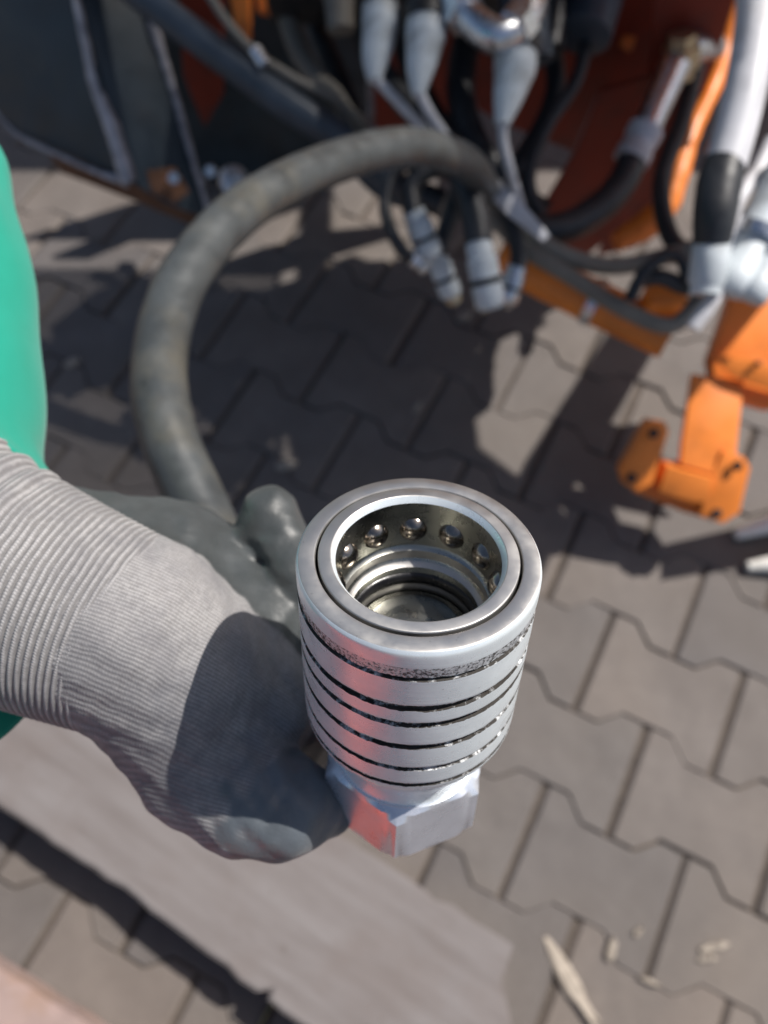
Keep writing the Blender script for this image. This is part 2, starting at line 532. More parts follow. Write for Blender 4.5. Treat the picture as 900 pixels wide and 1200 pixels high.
for i, c in enumerate(cells):
    tilt = Matrix.Rotation(random.gauss(0, 0.006), 4, 'X') @ Matrix.Rotation(random.gauss(0, 0.005), 4, 'Y') @ Matrix.Rotation(random.gauss(0, 0.006), 4, 'Z')
    jit = Vector((random.gauss(0, .0008), random.gauss(0, .0008), random.gauss(0, .0011)))
    mw = Matrix.Translation(c + jit) @ rot @ tilt
    if i < 300:
        o = bpy.data.objects.new('paving_stone', pm); COL.objects.link(o)
        o.parent = pavement; o.matrix_local = mw
    else:
        k = len(far_verts)
        far_verts += [mw @ v for v in base_v]
        far_faces += [tuple(x + k for x in f) for f in base_f]
part('outer_paving_stones', mesh_from(far_verts, far_faces, False), pavement, M['concrete'], kind='stuff')

# ------------------------------------------------------------------ hydraulic coupler
nc = Vector((0.020, 0.74, 0.67)).normalized()               # axis in camera axes (x right, y up, z towards the lens)
n = (CR * nc.x + CU * nc.y - CF * nc.z).normalized()
top_c = W(491, 650, 0.197)
lx = (CR - n * CR.dot(n)).normalized(); ly = n.cross(lx)
LEN = 0.108
base = top_c - n * LEN
CM = Matrix((( lx.x, ly.x, n.x, base.x), (lx.y, ly.y, n.y, base.y), (lx.z, ly.z, n.z, base.z), (0, 0, 0, 1)))
coupler = empty('hydraulic_coupler', None, 'shiny zinc steel hydraulic quick coupler with ball-lined open socket, held in the glove', 'coupler', mat=CM)
def zz(L): return LEN - L
mmv = 0.001
# outer sliding sleeve: profile from inner lip over the rim and down the side with grooves
def sleeve_profile():
    pr, mt = [], []
    def add(r, L, m=0):
        pr.append((r * mmv, zz(L * mmv))); mt.append(m)
    add(25.2, 14, 1); add(25.2, 0.35, 1); add(25.4, 0.08, 1); add(25.7, 0.0, 1); add(28.9, 0.1, 1); add(29.35, 0.28, 0); add(29.8, 0.9, 0); add(29.95, 1.6, 0); add(30.0, 2.6, 0)
    add(30.0, 5.6, 3); add(29.9, 7.4, 3); add(29.75, 8.4, 3); add(29.7, 9.2, 2); add(29.1, 9.6, 2); add(29.1, 10.2, 2); add(29.95, 10.5, 0)
    for g, w in ((21.0, 1.9), (27.8, 1.6), (37.4, 1.75), (47.6, 1.35), (55.4, 1.2)):
        add(30.0, g - w / 2 - 1.1, 0); add(29.97, g - w / 2 - 0.5, 3); add(29.8, g - w / 2 - 0.12, 2); add(29.0, g - w / 2 + 0.15, 2); add(28.9, g, 2); add(29.05, g + w / 2 - 0.1, 2); add(29.9, g + w / 2 + 0.12, 0)
    add(29.9, 57.0, 0); add(29.2, 59.0, 0); add(27.2, 60.2, 0); add(25, 60.4, 2); add(22.5, 60.0, 2)
    return pr, mt
pr, mt = sleeve_profile()
sl_me = lathe(pr, 256, mt)
for v in sl_me.vertices:
    r = math.hypot(v.co.x, v.co.y)
    if .0285 < r < .02993 and v.co.z < zz(.0085):
        q = v.co * 380
        v.co.z += .00030 * noise.noise(q) + .00034 * noise.noise(v.co * 1100)
        k = 1 + (.009 * noise.noise(v.co * 700)) if r < .0297 else 1
        v.co.x *= k; v.co.y *= k
sl_me.update()
part('outer_sleeve', sl_me, coupler, [M['sleeve_metal'], M['rim_metal'], M['groove'], M['worn_band']], world=False)
# socket body
pr, mt = [], []
def add(r, L, m=0):
    pr.append((r * mmv, zz(L * mmv))); mt.append(m)
add(24.55, 20); add(24.55, 0.0); add(24.4, -0.28); add(24.1, -0.4); add(21.6, -0.4); add(21.35, -0.28, 2); add(20.5, 0.9, 2); add(20.3, 1.3, 1)
add(20.25, 16.4, 1); add(19.7, 17.2, 1); add(19.1, 17.6, 0); add(19.0, 20.2, 1); add(18.4, 21.0, 0); add(17.6, 21.6, 0); add(17.0, 22.0, 1); add(16.9, 24.0, 1)
add(18.2, 24.2, 1); add(18.2, 27.8, 1); add(16.5, 28.0, 0); add(16.3, 30.5, 1); add(16.3, 36, 1); add(0.01, 36, 1)
part('socket_body', lathe(pr, 160, mt), coupler, [M['rim_metal'], M['bore_metal'], M['sleeve_metal']], world=False)
bm = bmesh.new(); bmesh.ops.create_uvsphere(bm, u_segments=32, v_segments=20, radius=0.0044)
bmesh.ops.rotate(bm, verts=bm.verts, cent=(0, 0, 0), matrix=Matrix.Rotation(math.pi / 2, 3, 'Y'))
ball_me = bpy.data.meshes.new('ball'); bm.to_mesh(ball_me); bm.free()
ball_me.polygons.foreach_set('use_smooth', [True] * len(ball_me.polygons)); ball_me.materials.append(M['ball_metal'])
# dark seat ring around each ball
seat_me = lathe([(0.0040, 0.0004), (0.0046, 0.0002), (0.0046, -0.0006)], 32)
for k in range(12):
    a = math.radians(90 + 1 + 30 * k)
    o = link_obj('locking_ball', ball_me, coupler)
    o.location = (0.0222 * math.cos(a), 0.0222 * math.sin(a), zz(0.0108))
    o.rotation_euler = (0, 0, a)
tor = [(0.0178 + 0.0021 * math.cos(t), zz(0.0260) + 0.0021 * math.sin(t)) for t in [2 * math.pi * i / 20 for i in range(20)]]
part('seal_ring', lathe(tor, 96, closed=True), coupler, M['seal'], world=False)
pop = [(0.0001, zz(0.0272)), (0.0052, zz(0.0272)), (0.0056, zz(0.0277)), (0.0088, zz(0.0278)), (0.0092, zz(0.0283)), (0.0128, zz(0.0285)), (0.0134, zz(0.0292)), (0.0155, zz(0.0302)), (0.0156, zz(0.035))]
part('valve_poppet', lathe(pop, 96), coupler, M['bore_metal'], world=False)
pr = [(0.0225, zz(0.058)), (0.0228, zz(0.0645)), (0.0236, zz(0.0655)), (0.0236, zz(0.0705)), (0.0222, zz(0.0725)), (0.0215, zz(0.0765)), (0.0222, zz(0.0808)), (0.0216, zz(0.083)), (0.010, zz(0.083))]
part('neck', lathe(pr, 128), coupler, M['sleeve_metal'], world=False)
# hexagon nut
def hex_mesh(R, L0, L1, ph):
    verts, faces = [], []
    seg = 96
    rings = []
    apo = R * math.cos(math.pi / 6)
    def hexr(a):
        b = (a - ph + math.pi / 6) % (math.pi / 3) - math.pi / 6
        # angle from the nearest corner direction -> distance to the flat
        t = abs((a - ph) % (math.pi / 3) - math.pi / 6)
        return apo / math.cos(t)
    levels = [(L0, apo * 0.90), (L0, apo * 0.985), (L0 + 0.0012, apo * 1.055), (L0 + 0.0035, 9), (L1 - 0.0035, 9), (L1 - 0.0012, apo * 1.07), (L1, apo * 0.985), (L1, 0.010)]
    for L, lim in levels:
        for k in range(seg):
            a = 2 * math.pi * k / seg + ph
            r = min(hexr(a), lim)
            verts.append((r * math.cos(a), r * math.sin(a), zz(L)))
    for i in range(len(levels) - 1):
        for k in range(seg):
            k2 = (k + 1) % seg
            faces.append((i * seg + k, (i + 1) * seg + k, (i + 1) * seg + k2, i * seg + k2))
    return auto_sharp(mesh_from(verts, faces), 20)
part('hex_nut', hex_mesh(0.0268, 0.081, 0.108, math.radians(-97)), coupler, M['hex_metal'], world=False)

# ------------------------------------------------------------------ gloved hand (signed distance field in camera axes, millimetres)
def C3(px, py, d):
    return np.array([(px - 450) / F * d, (600 - py) / F * d, d])
caps = []   # (p, q, r0, r1, coat)
def cap(p, q, r0, r1, coat): caps.append((C3(*p), C3(*q), r0, r1, coat))
# wrist and back of hand (knit)
cap((20, 690, 252), (150, 742, 252), 29.5, 29.0, 0)
cap((150, 742, 252), (210, 795, 258), 29.0, 27.5, 0)
cap((165, 728, 256), (300, 822, 268), 25.5, 19.0, 0)
cap((195, 790, 258), (250, 888, 264), 27.5, 23.5, 0)
cap((250, 830, 270), (330, 850, 285), 20, 15, 1)
# thumb
cap((250, 886, 263), (288, 930, 255), 23.5, 17.6, 0)
cap((296, 936, 253), (334, 944, 251), 16.6, 14.2, 1)
cap((334, 944, 251), (384, 944, 260), 14.6, 9.4, 1)
cap((330, 888, 282), (372, 866, 292), 9.5, 8.5, 1)
# coated palm on the far side
cap((75, 655, 285), (200, 680, 296), 26, 28, 1)
cap((200, 680, 296), (300, 740, 292), 28, 24, 1)
cap((300, 740, 290), (320, 850, 288), 23, 20, 1)
cap((100, 690, 266), (250, 760, 278), 22, 24, 1)
# index finger, knuckle raised beside the coupler
cap((285, 715, 300), (316, 604, 292), 13.0, 10.4, 1)
cap((316, 604, 292), (345, 668, 284), 10.4, 9.8, 1)
cap((345, 668, 284), (400, 735, 282), 9.8, 9.2, 1)
# other fingers close behind the sleeve and neck
for k, (y0, y1, y2, dd) in enumerate(((770, 745, 760, 284), (815, 800, 812, 296), (860, 850, 858, 306))):
    cap((325, y0, 292 + 4 * k), (415, y1, dd + 6), 12 - k * 0.6, 11 - k * 0.6, 1)
    cap((415, y1, dd + 6), (490, y1 + 4, dd), 10.8 - k * 0.6, 10 - k * 0.6, 1)
    cap((490, y1 + 4, dd), (545, y2 + 6, dd - 12), 9.8 - k * 0.6, 8.2 - k * 0.5, 1)

h = 1.35
lo = np.array([-135.0, -128.0, 205.0]); hi = np.array([45.0, 40.0, 345.0])
dims = ((hi - lo) / h).astype(int)
gx, gy, gz = [lo[i] + h * np.arange(dims[i]) for i in range(3)]
X, Y, Z = np.meshgrid(gx, gy, gz, indexing='ij')
def cap_d(P, p, q, r0, r1):
    ab = q - p; L2 = (ab ** 2).sum()
    t = np.clip(((P[0] - p[0]) * ab[0] + (P[1] - p[1]) * ab[1] + (P[2] - p[2]) * ab[2]) / L2, 0, 1)
    d = np.sqrt((P[0] - p[0] - t * ab[0]) ** 2 + (P[1] - p[1] - t * ab[1]) ** 2 + (P[2] - p[2] - t * ab[2]) ** 2)
    return d - (r0 + (r1 - r0) * t)
def smin(a, b, k):
    hh = np.clip(0.5 + 0.5 * (b - a) / k, 0, 1)
    return b + (a - b) * hh - k * hh * (1 - hh)
Fd = None
for p, q, r0, r1, c in caps:
    d = cap_d((X, Y, Z), p, q, r0, r1)
    Fd = d if Fd is None else smin(Fd, d, 7.0 if r0 > 14.5 else 2.6)
# soft wrinkles
Fd = Fd + 0.45 * np.sin(X * 0.31 + Y * 0.17 + 1.3 * np.sin(Y * 0.11)) * np.sin(Y * 0.23 - Z * 0.2) + 0.22 * np.sin(X * 0.55 - Y * 0.48 + Z * 0.3)
def fold(c, dirv, rad, amp, per):
    d2 = (X - c[0]) ** 2 + (Y - c[1]) ** 2 + 0.5 * (Z - c[2]) ** 2
    ph = (X - c[0]) * dirv[0] + (Y - c[1]) * dirv[1] + 1.2 * np.sin((X - Y) * 0.13)
    return amp * np.exp(-d2 / (2 * rad * rad)) * (1 - np.abs(np.sin(math.pi * ph / per)) ** 0.6)
Fd = Fd + fold(C3(308, 935, 232), (0.85, -0.5), 11, 1.3, 6.0) + fold(C3(280, 905, 245), (0.75, 0.66), 13, 1.5, 7.0) + fold(C3(205, 900, 245), (0.6, -0.8), 12, 1.1, 8.0) + fold(C3(330, 800, 250), (0.9, 0.4), 11, 1.4, 8.0) + fold(C3(312, 640, 285), (0.2, 1), 9, 1.1, 5.5) + fold(C3(230, 660, 275), (0.8, 0.5), 18, 1.0, 9.0)

def surface_nets(Fv, lo, h):
    s = Fv < 0
    nx, ny, nz_ = Fv.shape
    corners = [(i, j, k) for i in (0, 1) for j in (0, 1) for k in (0, 1)]
    cnt = np.zeros((nx - 1, ny - 1, nz_ - 1), int)
    for i, j, k in corners: cnt += s[i:nx - 1 + i, j:ny - 1 + j, k:nz_ - 1 + k]
    act = (cnt > 0) & (cnt < 8)
    idx = -np.ones(act.shape, int); ii = np.argwhere(act); idx[act] = np.arange(len(ii))
    acc = np.zeros((len(ii), 3)); num = np.zeros(len(ii))
    for a in range(8):
        for b in range(a + 1, 8):
            ca, cb = np.array(corners[a]), np.array(corners[b])
            if abs(ca - cb).sum() != 1: continue
            A = ii + ca; B = ii + cb
            fa = Fv[A[:, 0], A[:, 1], A[:, 2]]; fb = Fv[B[:, 0], B[:, 1], B[:, 2]]
            mk = (fa < 0) != (fb < 0)
            t = np.where(mk, fa / np.where(mk, fa - fb, 1), 0)
            acc += np.where(mk[:, None], ca + (cb - ca) * t[:, None], 0); num += mk
    verts = lo + h * (ii + acc / num[:, None])
    faces = []
    for ax in range(3):
        sl0 = [slice(None)] * 3; sl1 = [slice(None)] * 3
        sl0[ax] = slice(0, -1); sl1[ax] = slice(1, None)
        ch = s[tuple(sl0)] != s[tuple(sl1)]
        e = np.argwhere(ch)
        o1, o2 = [a for a in range(3) if a != ax]
        ok = (e[:, o1] > 0) & (e[:, o2] > 0) & (e[:, o1] < act.shape[o1]) & (e[:, o2] < act.shape[o2])
        e = e[ok]
        d1 = np.zeros(3, int); d1[o1] = 1; d2 = np.zeros(3, int); d2[o2] = 1
        q = [e - d1 - d2, e - d2, e, e - d1]
        Q = np.stack([idx[t[:, 0], t[:, 1], t[:, 2]] for t in q], 1)
        inside = s[e[:, 0], e[:, 1], e[:, 2]]
        flip = inside if ax != 1 else ~inside
        Q[~flip] = Q[~flip][:, ::-1]
        faces.append(Q)
    return verts, np.concatenate(faces)
gv, gf = surface_nets(Fd, lo, h)
# coating mask : closest capsule group, eased
dk = np.full(len(gv), 1e9); dc = np.full(len(gv), 1e9)
for p, q, r0, r1, c in caps:
    d = cap_d(gv.T, p, q, r0, r1)
    if c: dc = np.minimum(dc, d)
    else: dk = np.minimum(dk, d)
edge = dk - dc + 0.8 * np.sin(gv[:, 0] * 0.5) * np.sin(gv[:, 1] * 0.45)
coat = np.clip(edge / 1.0 + 0.5, 0, 1)
def to_world(v):
    R = np.array([list(CR), list(CU), list(CF)])
    return v @ R * 1.0
gw = to_world(gv * 0.001) + np.array(list(CP))
bpy.context.view_layer.update()
person = empty('person', W(40, 690, 0.25), 'left hand in a grey knit work glove with teal jacket sleeve, gripping the steel coupler', 'person')
gme = bpy.data.meshes.new('glove')
gme.from_pydata(gw.tolist(), [], gf.tolist())
gme.polygons.foreach_set('use_smooth', [True] * len(gme.polygons))
fix_normals(gme)
a1 = gme.attributes.new('coat', 'FLOAT', 'POINT'); a1.data.foreach_set('value', coat.astype(np.float32))
kn = np.stack([gv[:, 0] * 0.95 - gv[:, 1] * 0.3 , gv[:, 0] * 0.28 + gv[:, 1] * 0.8 + gv[:, 2] * 0.55, np.full(len(gv), 0.55)], 1)
soil_shade = np.zeros(len(gv))  # dirt stains, plus the coupler's shadow carried on in dark colour
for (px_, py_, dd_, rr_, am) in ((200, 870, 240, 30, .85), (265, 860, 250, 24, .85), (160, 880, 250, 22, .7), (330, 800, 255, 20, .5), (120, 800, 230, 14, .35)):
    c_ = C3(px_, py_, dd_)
    soil_shade = np.maximum(soil_shade, am * np.clip(1.3 - np.sqrt(((gv - c_) ** 2 * np.array([1, 1, .25])).sum(1)) / rr_, 0, 1))
lit_thumb = np.clip(1.6 - np.sqrt(((gv - C3(340, 948, 240)) ** 2).sum(1)) / 24, 0, 1)  # sunlight on the thumb painted as a paler coat colour
a4 = gme.attributes.new('lit_thumb', 'FLOAT', 'POINT'); a4.data.foreach_set('value', lit_thumb.astype(np.float32))
a3 = gme.attributes.new('soil_shade', 'FLOAT', 'POINT'); a3.data.foreach_set('value', soil_shade.astype(np.float32))
a2 = gme.attributes.new('knit', 'FLOAT_VECTOR', 'POINT'); a2.data.foreach_set('vector', kn.astype(np.float32).ravel())
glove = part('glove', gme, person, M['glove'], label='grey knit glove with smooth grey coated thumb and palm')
sm = glove.modifiers.new('smooth', 'SMOOTH'); sm.factor = 0.5; sm.iterations = 4

# ribbed cuff
P0, P1 = C3(-70, 651, 253), C3(152, 743, 252)
axd = P1 - P0; clen = np.linalg.norm(axd); axd /= clen
e1 = np.cross(axd, [0, 0, 1.0]); e1 /= np.linalg.norm(e1); e2 = np.cross(e1, axd)
RN, SN = 330, 120
cv, ck = [], []
for i in range(RN + 1):
    s = i / RN * clen
    t = i / RN
    ra = 40.5 - 9.0 * t ** 0.8; rb = 34 - 4.0 * t
    pitch = 2.15
    if s > clen * 0.40:
        rib = 0.62 * abs(math.sin(math.pi * s / pitch)) - 0.3
    else:
        rib = 0.35 * abs(math.sin(math.pi * s / pitch)) - 0.3
        rib += 0.9 * math.sin(2 * math.pi * s / 9.5)
    tail = max(0.0, (t - 0.965) / 0.035)
    for k in range(SN):
        a = 2 * math.pi * k / SN
        sag = 1.3 * math.sin(3 * a + 2.0 * t) * (1 - t)
        cc = P0 + axd * (s + 1.2 * math.sin(2 * a + 1)+ 2.0 * math.cos(a))
        rr = rib + sag - 1.6 * tail * tail
        p = cc + e1 * math.cos(a) * (ra + rr) + e2 * math.sin(a) * (rb + rr)
        cv.append(p); ck.append((a * 34.0, s * 1.1 / pitch * 1.0 + 0.275, 0.9))
cf = []
for i in range(RN):
    for k in range(SN):
        k2 = (k + 1) % SN
        cf.append((i * SN + k, i * SN + k2, (i + 1) * SN + k2, (i + 1) * SN + k))
cv = np.array(cv)
cme = bpy.data.meshes.new('cuff')
cme.from_pydata((to_world(cv * 0.001) + np.array(list(CP))).tolist(), [], cf)
cme.polygons.foreach_set('use_smooth', [True] * len(cme.polygons)); fix_normals(cme)
a2 = cme.attributes.new('knit', 'FLOAT_VECTOR', 'POINT'); a2.data.foreach_set('vector', np.array(ck, np.float32).ravel())
a1 = cme.attributes.new('coat', 'FLOAT', 'POINT'); a1.data.foreach_set('value', np.zeros(len(cv), np.float32))
part('cuff', cme, glove, M['glove'], label='ribbed light grey knit cuff')

# sleeve
rings = [((-20, 700, 252), (2, 47.5), (13, 0, 43)), ((-40, 620, 258), (2, 47), (9, 0, 43)), ((-58, 520, 268), (8, 48), (11, 2, 45)),
         ((-88, 390, 285), (14, 50), (14, 6, 46)), ((-150, 240, 305), (20, 50), (16, 8, 48)), ((-330, 10, 335), (30, 50), (18, 12, 50)), ((-800, -300, 370), (36, 50), (18, 14, 52))]
C = [Vector(C3(*r[0])) for r in rings]; A_ = [Vector((r[1][0], r[1][1], 0)) for r in rings]; V_ = [Vector(r[2]) for r in rings]
cs, as_, vs2 = catmull(C, 10), catmull(A_, 10), catmull(V_, 10)
sv, sf = [], []
SS = 96
for i in range(len(cs)):
    for k in range(SS):
        a = 2 * math.pi * k / SS
        p = cs[i] + as_[i] * math.cos(a) + vs2[i] * math.sin(a)
        rad = (p - cs[i]).normalized()
        w = noise.noise(p * 0.03) * 3.5 + noise.noise(Vector((p.x * 0.05, p.y * 0.015, p.z * 0.05))) * 4.0 + 1.6 * math.sin(p.y * .16 + p.x * .10 + 2.2 * noise.noise(p * .02)) * max(0, noise.noise(p * .018 + Vector((4, 1, 2))) + .35)
        w *= min(1, i / 6 + 0.25)
        sv.append(p + rad * w)
for i in range(len(cs) - 1):
    for k in range(SS):
        k2 = (k + 1) % SS
        sf.append((i * SS + k, i * SS + k2, (i + 1) * SS + k2, (i + 1) * SS + k))
sme = mesh_from((to_world(np.array([list(v) for v in sv]) * 0.001) + np.array(list(CP))).tolist(), sf)
sl = part('jacket_sleeve', fix_normals(sme), person, M['teal'], label='loose bright teal jacket sleeve')
so = sl.modifiers.new('thick', 'SOLIDIFY'); so.thickness = 0.0016; so.offset = 0
bpy.context.view_layer.update()

# ------------------------------------------------------------------ hoses
def hose(name, pts, r, mat, label, seg=24, n=10, group=None, cat='hose'):
    P = [W(*p) for p in pts]
    o = empty(name, P[0], label, cat, group)
    part('hose_body', tube(P, r, seg, n), o, mat)
    return o
def fitting(parent, a, b, prof, mat, name='fitting'):
    return part(name, stepped((W(*a), W(*b)), prof), parent, mat)

h0 = empty('hydraulic_hose', W(470, 940, .29), 'thick dusty grey rubber hose arching from behind the glove to the machine', 'hose')
el = base + n * .020 + CF * .040
pts = [base + n * .012, base + n * .012 + CF * .022, el + CF * .012 - CR * .004, W(425, 900, .350), W(375, 838, .375), W(305, 735, .405), W(235, 600, .432), W(192, 490, .452), W(190, 400, .485),
       W(225, 310, .525), W(300, 235, .58), W(400, 188, .65), W(480, 172, .71), W(538, 186, .77), W(562, 208, .86), W(572, 228, .97)]
part('hose_body', tube(pts, [.0125, .0125, .014] + [.0162] * 12, 40, 14, bump=0.0005), h0, M['hose_grey'])
part('ferrule', stepped((base + n * .013 + CF * .018, base + n * .018 + CF * .046), [(0, .012), (0.02, .0165), (.9, .0165), (1, .016)]), h0, M['zinc'])

hose('hydraulic_hose', [(60, -110, 1.0), (130, -35, .98), (215, 32, .96), (320, 110, .96), (400, 165, .98), (450, 215, 1.02), (500, 235, 1.1)], .0185, M['hose_blue'],
     'straight blue-black hose running diagonally beside the dark steel beam')
h_ = hose('thin_cable', [(225, -40, .93), (262, 20, .93), (300, 62, .94), (345, 92, .95), (395, 118, .97), (425, 150, 1.0), (450, 190, 1.05)], .0052, M['hose_olive'], 'thin grey-brown cable above the straight blue-black hose', 12, cat='cable')
fitting(h_, (298, 58, .94), (312, 78, .94), [(0, .004), (0.05, .0085), (.95, .0085), (1, .004)], M['zinc'], 'clip')
h_ = hose('flat_strap', [(335, 20, 1.05), (350, 60, 1.05), (375, 95, 1.04), (398, 112, 1.02), (430, 165, 1.0)], [.012, .013, .012, .007, .005], M['hose_olive'], 'olive rubber strap hanging beside the leftmost pale boot', 12, cat='strap')

for k, (pts_, r_, lb) in enumerate((
    ([(400, -60, 1.06), (418, 20, 1.06), (455, 95, 1.05), (520, 165, 1.04), (590, 215, 1.04)], .0165, 'black hose dropping behind the leftmost pale boot'),
    ([(560, -40, 1.08), (548, 40, 1.07), (540, 110, 1.05), (560, 175, 1.03), (610, 225, 1.03)], .019, 'black hose dropping behind the shiny elbow fitting'),
    ([(470, -40, 1.1), (474, 50, 1.09), (505, 130, 1.07), (560, 200, 1.06), (640, 250, 1.06)], .0165, 'black hose hanging between the left and middle pale boots'),
    ([(640, 30, 1.06), (650, 110, 1.05), (610, 190, 1.04), (560, 245, 1.04)], .013, 'thin black hose crossing in front of the dark red panel'),
    ([(340, -40, 1.12), (372, 40, 1.10), (405, 120, 1.08), (440, 200, 1.06), (520, 240, 1.05)], .0175, 'black hose under the olive strap'),
    ([(690, 35, 1.0), (675, 95, 1.0), (640, 150, 1.0), (620, 215, 1.0), (650, 285, 1.0)], .0085, 'thin black cable below the round port cap'),
    ([(820, 60, 1.08), (800, 140, 1.07), (775, 215, 1.06), (790, 285, 1.04), (840, 300, 1.02)], .012, 'black hose running down beside the orange side rail'))):
    hose('black_hose', pts_, r_, M['rubber'], lb, 18)

# three pale grey tapered boots with cables
def boot(pts, radii, cable, label):
    P = [W(*p) for p in pts]
    o = empty('rubber_boot', P[-1], label, 'boot', 'pale boots hanging from the valve block')
    part('boot_body', tube(P, radii, 24, 6), o, M['boot'])
    a, b = P[0], P[0] + (P[0] - P[1]).normalized() * 0.03
    part('collar', stepped((a - (b - a) * 0.15, b), [(0, radii[0] * .9), (0.02, radii[0] * 1.1), (.5, radii[0] * 1.12), (.55, radii[0] * .98), (1, radii[0] * .98)]), o, M['black_metal'])
    part('cable', tube([P[-1].lerp(P[-2], .2)] + [W(*p) for p in cable], .0058, 12), o, M['hose_pale'])
boot([(446, 5, .9), (446, 30, .9), (440, 70, .9), (439, 95, .9)], [.0205, .021, .015, .008], [(462, 115, .91), (500, 155, .93), (540, 192, .96)], 'leftmost pale grey tapered boot with a thin cable below')
boot([(499, 22, .88), (498, 45, .88), (492, 85, .88), (490, 112, .88)], [.0215, .022, .0145, .007], [(505, 135, .89), (525, 165, .91), (556, 215, .95)], 'middle pale grey tapered boot, left of the shiny elbow')
boot([(604, 60, .88), (603, 82, .88), (594, 120, .88), (588, 146, .88)], [.0235, .023, .015, .008], [(590, 165, .89), (598, 200, .9), (610, 240, .95)], 'pale grey tapered boot hanging right below the shiny elbow fitting')

# valve block with ports and elbow
vb = empty('valve_block', W(520, -60, 1.0), 'black valve block with shiny elbow fitting above the pale boots', 'valve block')
part('block_body', boxm(W(500, -75, 1.0), CR * .20, CU * .075, CF * .06, .004), vb, M['black_metal'])
part('elbow_fitting', tube([W(505, -20, .9), W(535, 6, .875), W(560, 30, .86), W(582, 42, .855), W(605, 32, .86), W(622, 8, .87), W(625, -30, .9)], [.016, .0165, .0175, .018, .0175, .0165, .016], 24, 8), vb, M['zinc'])
for a, b, r in (((531, 2, .874), (547, 18, .865), .0235), ((598, 38, .857), (612, 22, .864), .0225)):
    part('union_nut', stepped((W(*a), W(*b)), [(0, r * .8), (.05, r), (.95, r), (1, r * .8)], 6), vb, M['zinc'])
part('port_body', stepped((W(612, -30, .93), W(618, 75, .95)), [(0, .028), (.7, .028), (.72, .031), (.98, .031), (1, .026)]), vb, M['hose_blue'])
part('port_cap', stepped((W(705, -30, 1.0), W(683, 44, .99)), [(0, .030), (.35, .030), (.37, .034), (.97, .034), (1, .030)]), vb, M['hose_blue'])
part('port_cap', stepped((W(650, -20, .98), W(645, 62, .98)), [(0, .015), (.5, .015), (.52, .018), (.97, .018), (1, .014)]), vb, M['black_metal'])
part('port_cap', stepped((W(395, -40, .95), W(400, 38, .96)), [(0, .020), (.5, .020), (.52, .018), (.97, .016), (1, .012)]), vb, M['hose_olive'])

# elbow hose on the right
eh = empty('elbow_hose', W(790, 60, 1.05), 'black hose with bent steel elbow pipe in front of the red panel', 'hose')
part('steel_elbow', tube([W(835, 55, 1.1), W(812, 58, 1.06), W(792, 75, 1.04), (W(778, 105, 1.03)), W(760, 145, 1.02), W(752, 168, 1.02)], [.019, .020, .020, .0185, .0175, .0175], 24, 8), eh, M['zinc'])
part('ferrule', stepped((W(758, 150, 1.02), W(738, 190, 1.02)), [(0, .019), (.04, .0225), (.3, .0225), (.34, .0205), (.62, .0205), (.66, .0225), (.97, .0225), (1, .019)]), eh, M['hose_pale'])
part('hose_body', tube([W(744, 180, 1.02), W(728, 215, 1.01), W(700, 245, 1.0), W(655, 268, .99), W(600, 262, .98), W(560, 225, .98), W(535, 190, 1.0), W(520, 150, 1.05)], .0185, 24, 10), eh, M['rubber'])
part('banjo_bolt', stepped((W(800, 40, 1.02), W(796, 92, 1.06)), [(0, .018), (.25, .019), (.27, .024), (.75, .024), (.77, .018), (1, .018)], 6), eh, M['brass'])

# olive hoses draped across the orange tube
hose('draped_hose', [(520, 165, .96), (560, 215, .95), (605, 262, .95), (660, 298, .96), (715, 312, .98), (770, 303, .98), (830, 283, .97), (905, 235, .95), (960, 190, .95)], .0105, M['hose_olive'], 'upper dusty olive hose draped over the orange cross tube')
hose('draped_hose', [(530, 190, .97), (570, 245, .96), (615, 290, .955), (670, 325, .96), (730, 362, .96), (780, 382, .96), (808, 366, .96), (832, 325, .96), (850, 280, .97)], .0100, M['hose_olive'], 'lower dusty olive hose hanging below the orange cross tube')
st_ = plate([W(557, 200, .925), W(572, 197, .925), W(612, 236, .92), (W(645, 276, .92)), W(636, 283, .92), W(597, 252, .92), W(565, 222, .925)], .004)
link_obj('flat_bar', st_, None, M['hose_pale'], label='pale flat strap lying across the draped olive hoses', cat='strap')

# hanging couplings, centre
def coupling(pts, r, end_a, end_b, er, label, m2='zinc', capm=None):
    P = [W(*p) for p in pts]
    o = empty('hose_coupling', W(*end_b), label, 'coupling', 'couplings dangling under the grey hose')
    part('hose_body', tube(P, r, 16, 8), o, M['rubber'])
    A, B = W(*end_a), W(*end_b)
    er *= .86
    part('coupling_body', stepped((A, B), [(0, er * .7), (.03, er * .86), (.25, er * .86), (.27, er), (.55, er), (.57, er * .82), (.63, er * .82), (.65, er * 1.02), (.93, er * .98), (1, er * .7)]), o, M[m2])
    part('locking_ring', stepped((A.lerp(B, .55), A.lerp(B, .64)), [(0, er * .85), (.1, er * 1.05), (.9, er * 1.05), (1, er * .85)]), o, M['black_metal'])
    if capm:
        part('end_cap', stepped((A.lerp(B, .98), A.lerp(B, 1.18)), [(0, er * .5), (.1, er * .75), (.7, er * .7), (1, er * .3)]), o, M[capm])
coupling([(545, 185, .86), (470, 195, .86), (452, 232, .86), (456, 265, .86), (470, 292, .87), (480, 302, .88)], .0068, (478, 298, .88), (500, 316, .89), .010, 'small coupling on the leftmost thin black hose loop', 'zinc')
coupling([(540, 192, .88), (500, 200, .87), (482, 220, .87), (484, 250, .87)], .011, (484, 246, .87), (506, 302, .89), .0165, 'silver coupling with rounded shoulders hanging between two black loops', 'boot')
coupling([(548, 200, .90), (535, 230, .90), (522, 270, .91), (512, 300, .91)], .010, (510, 296, .91), (530, 348, .93), .0150, 'lower silver coupling with black locking ring', 'boot', 'brass')
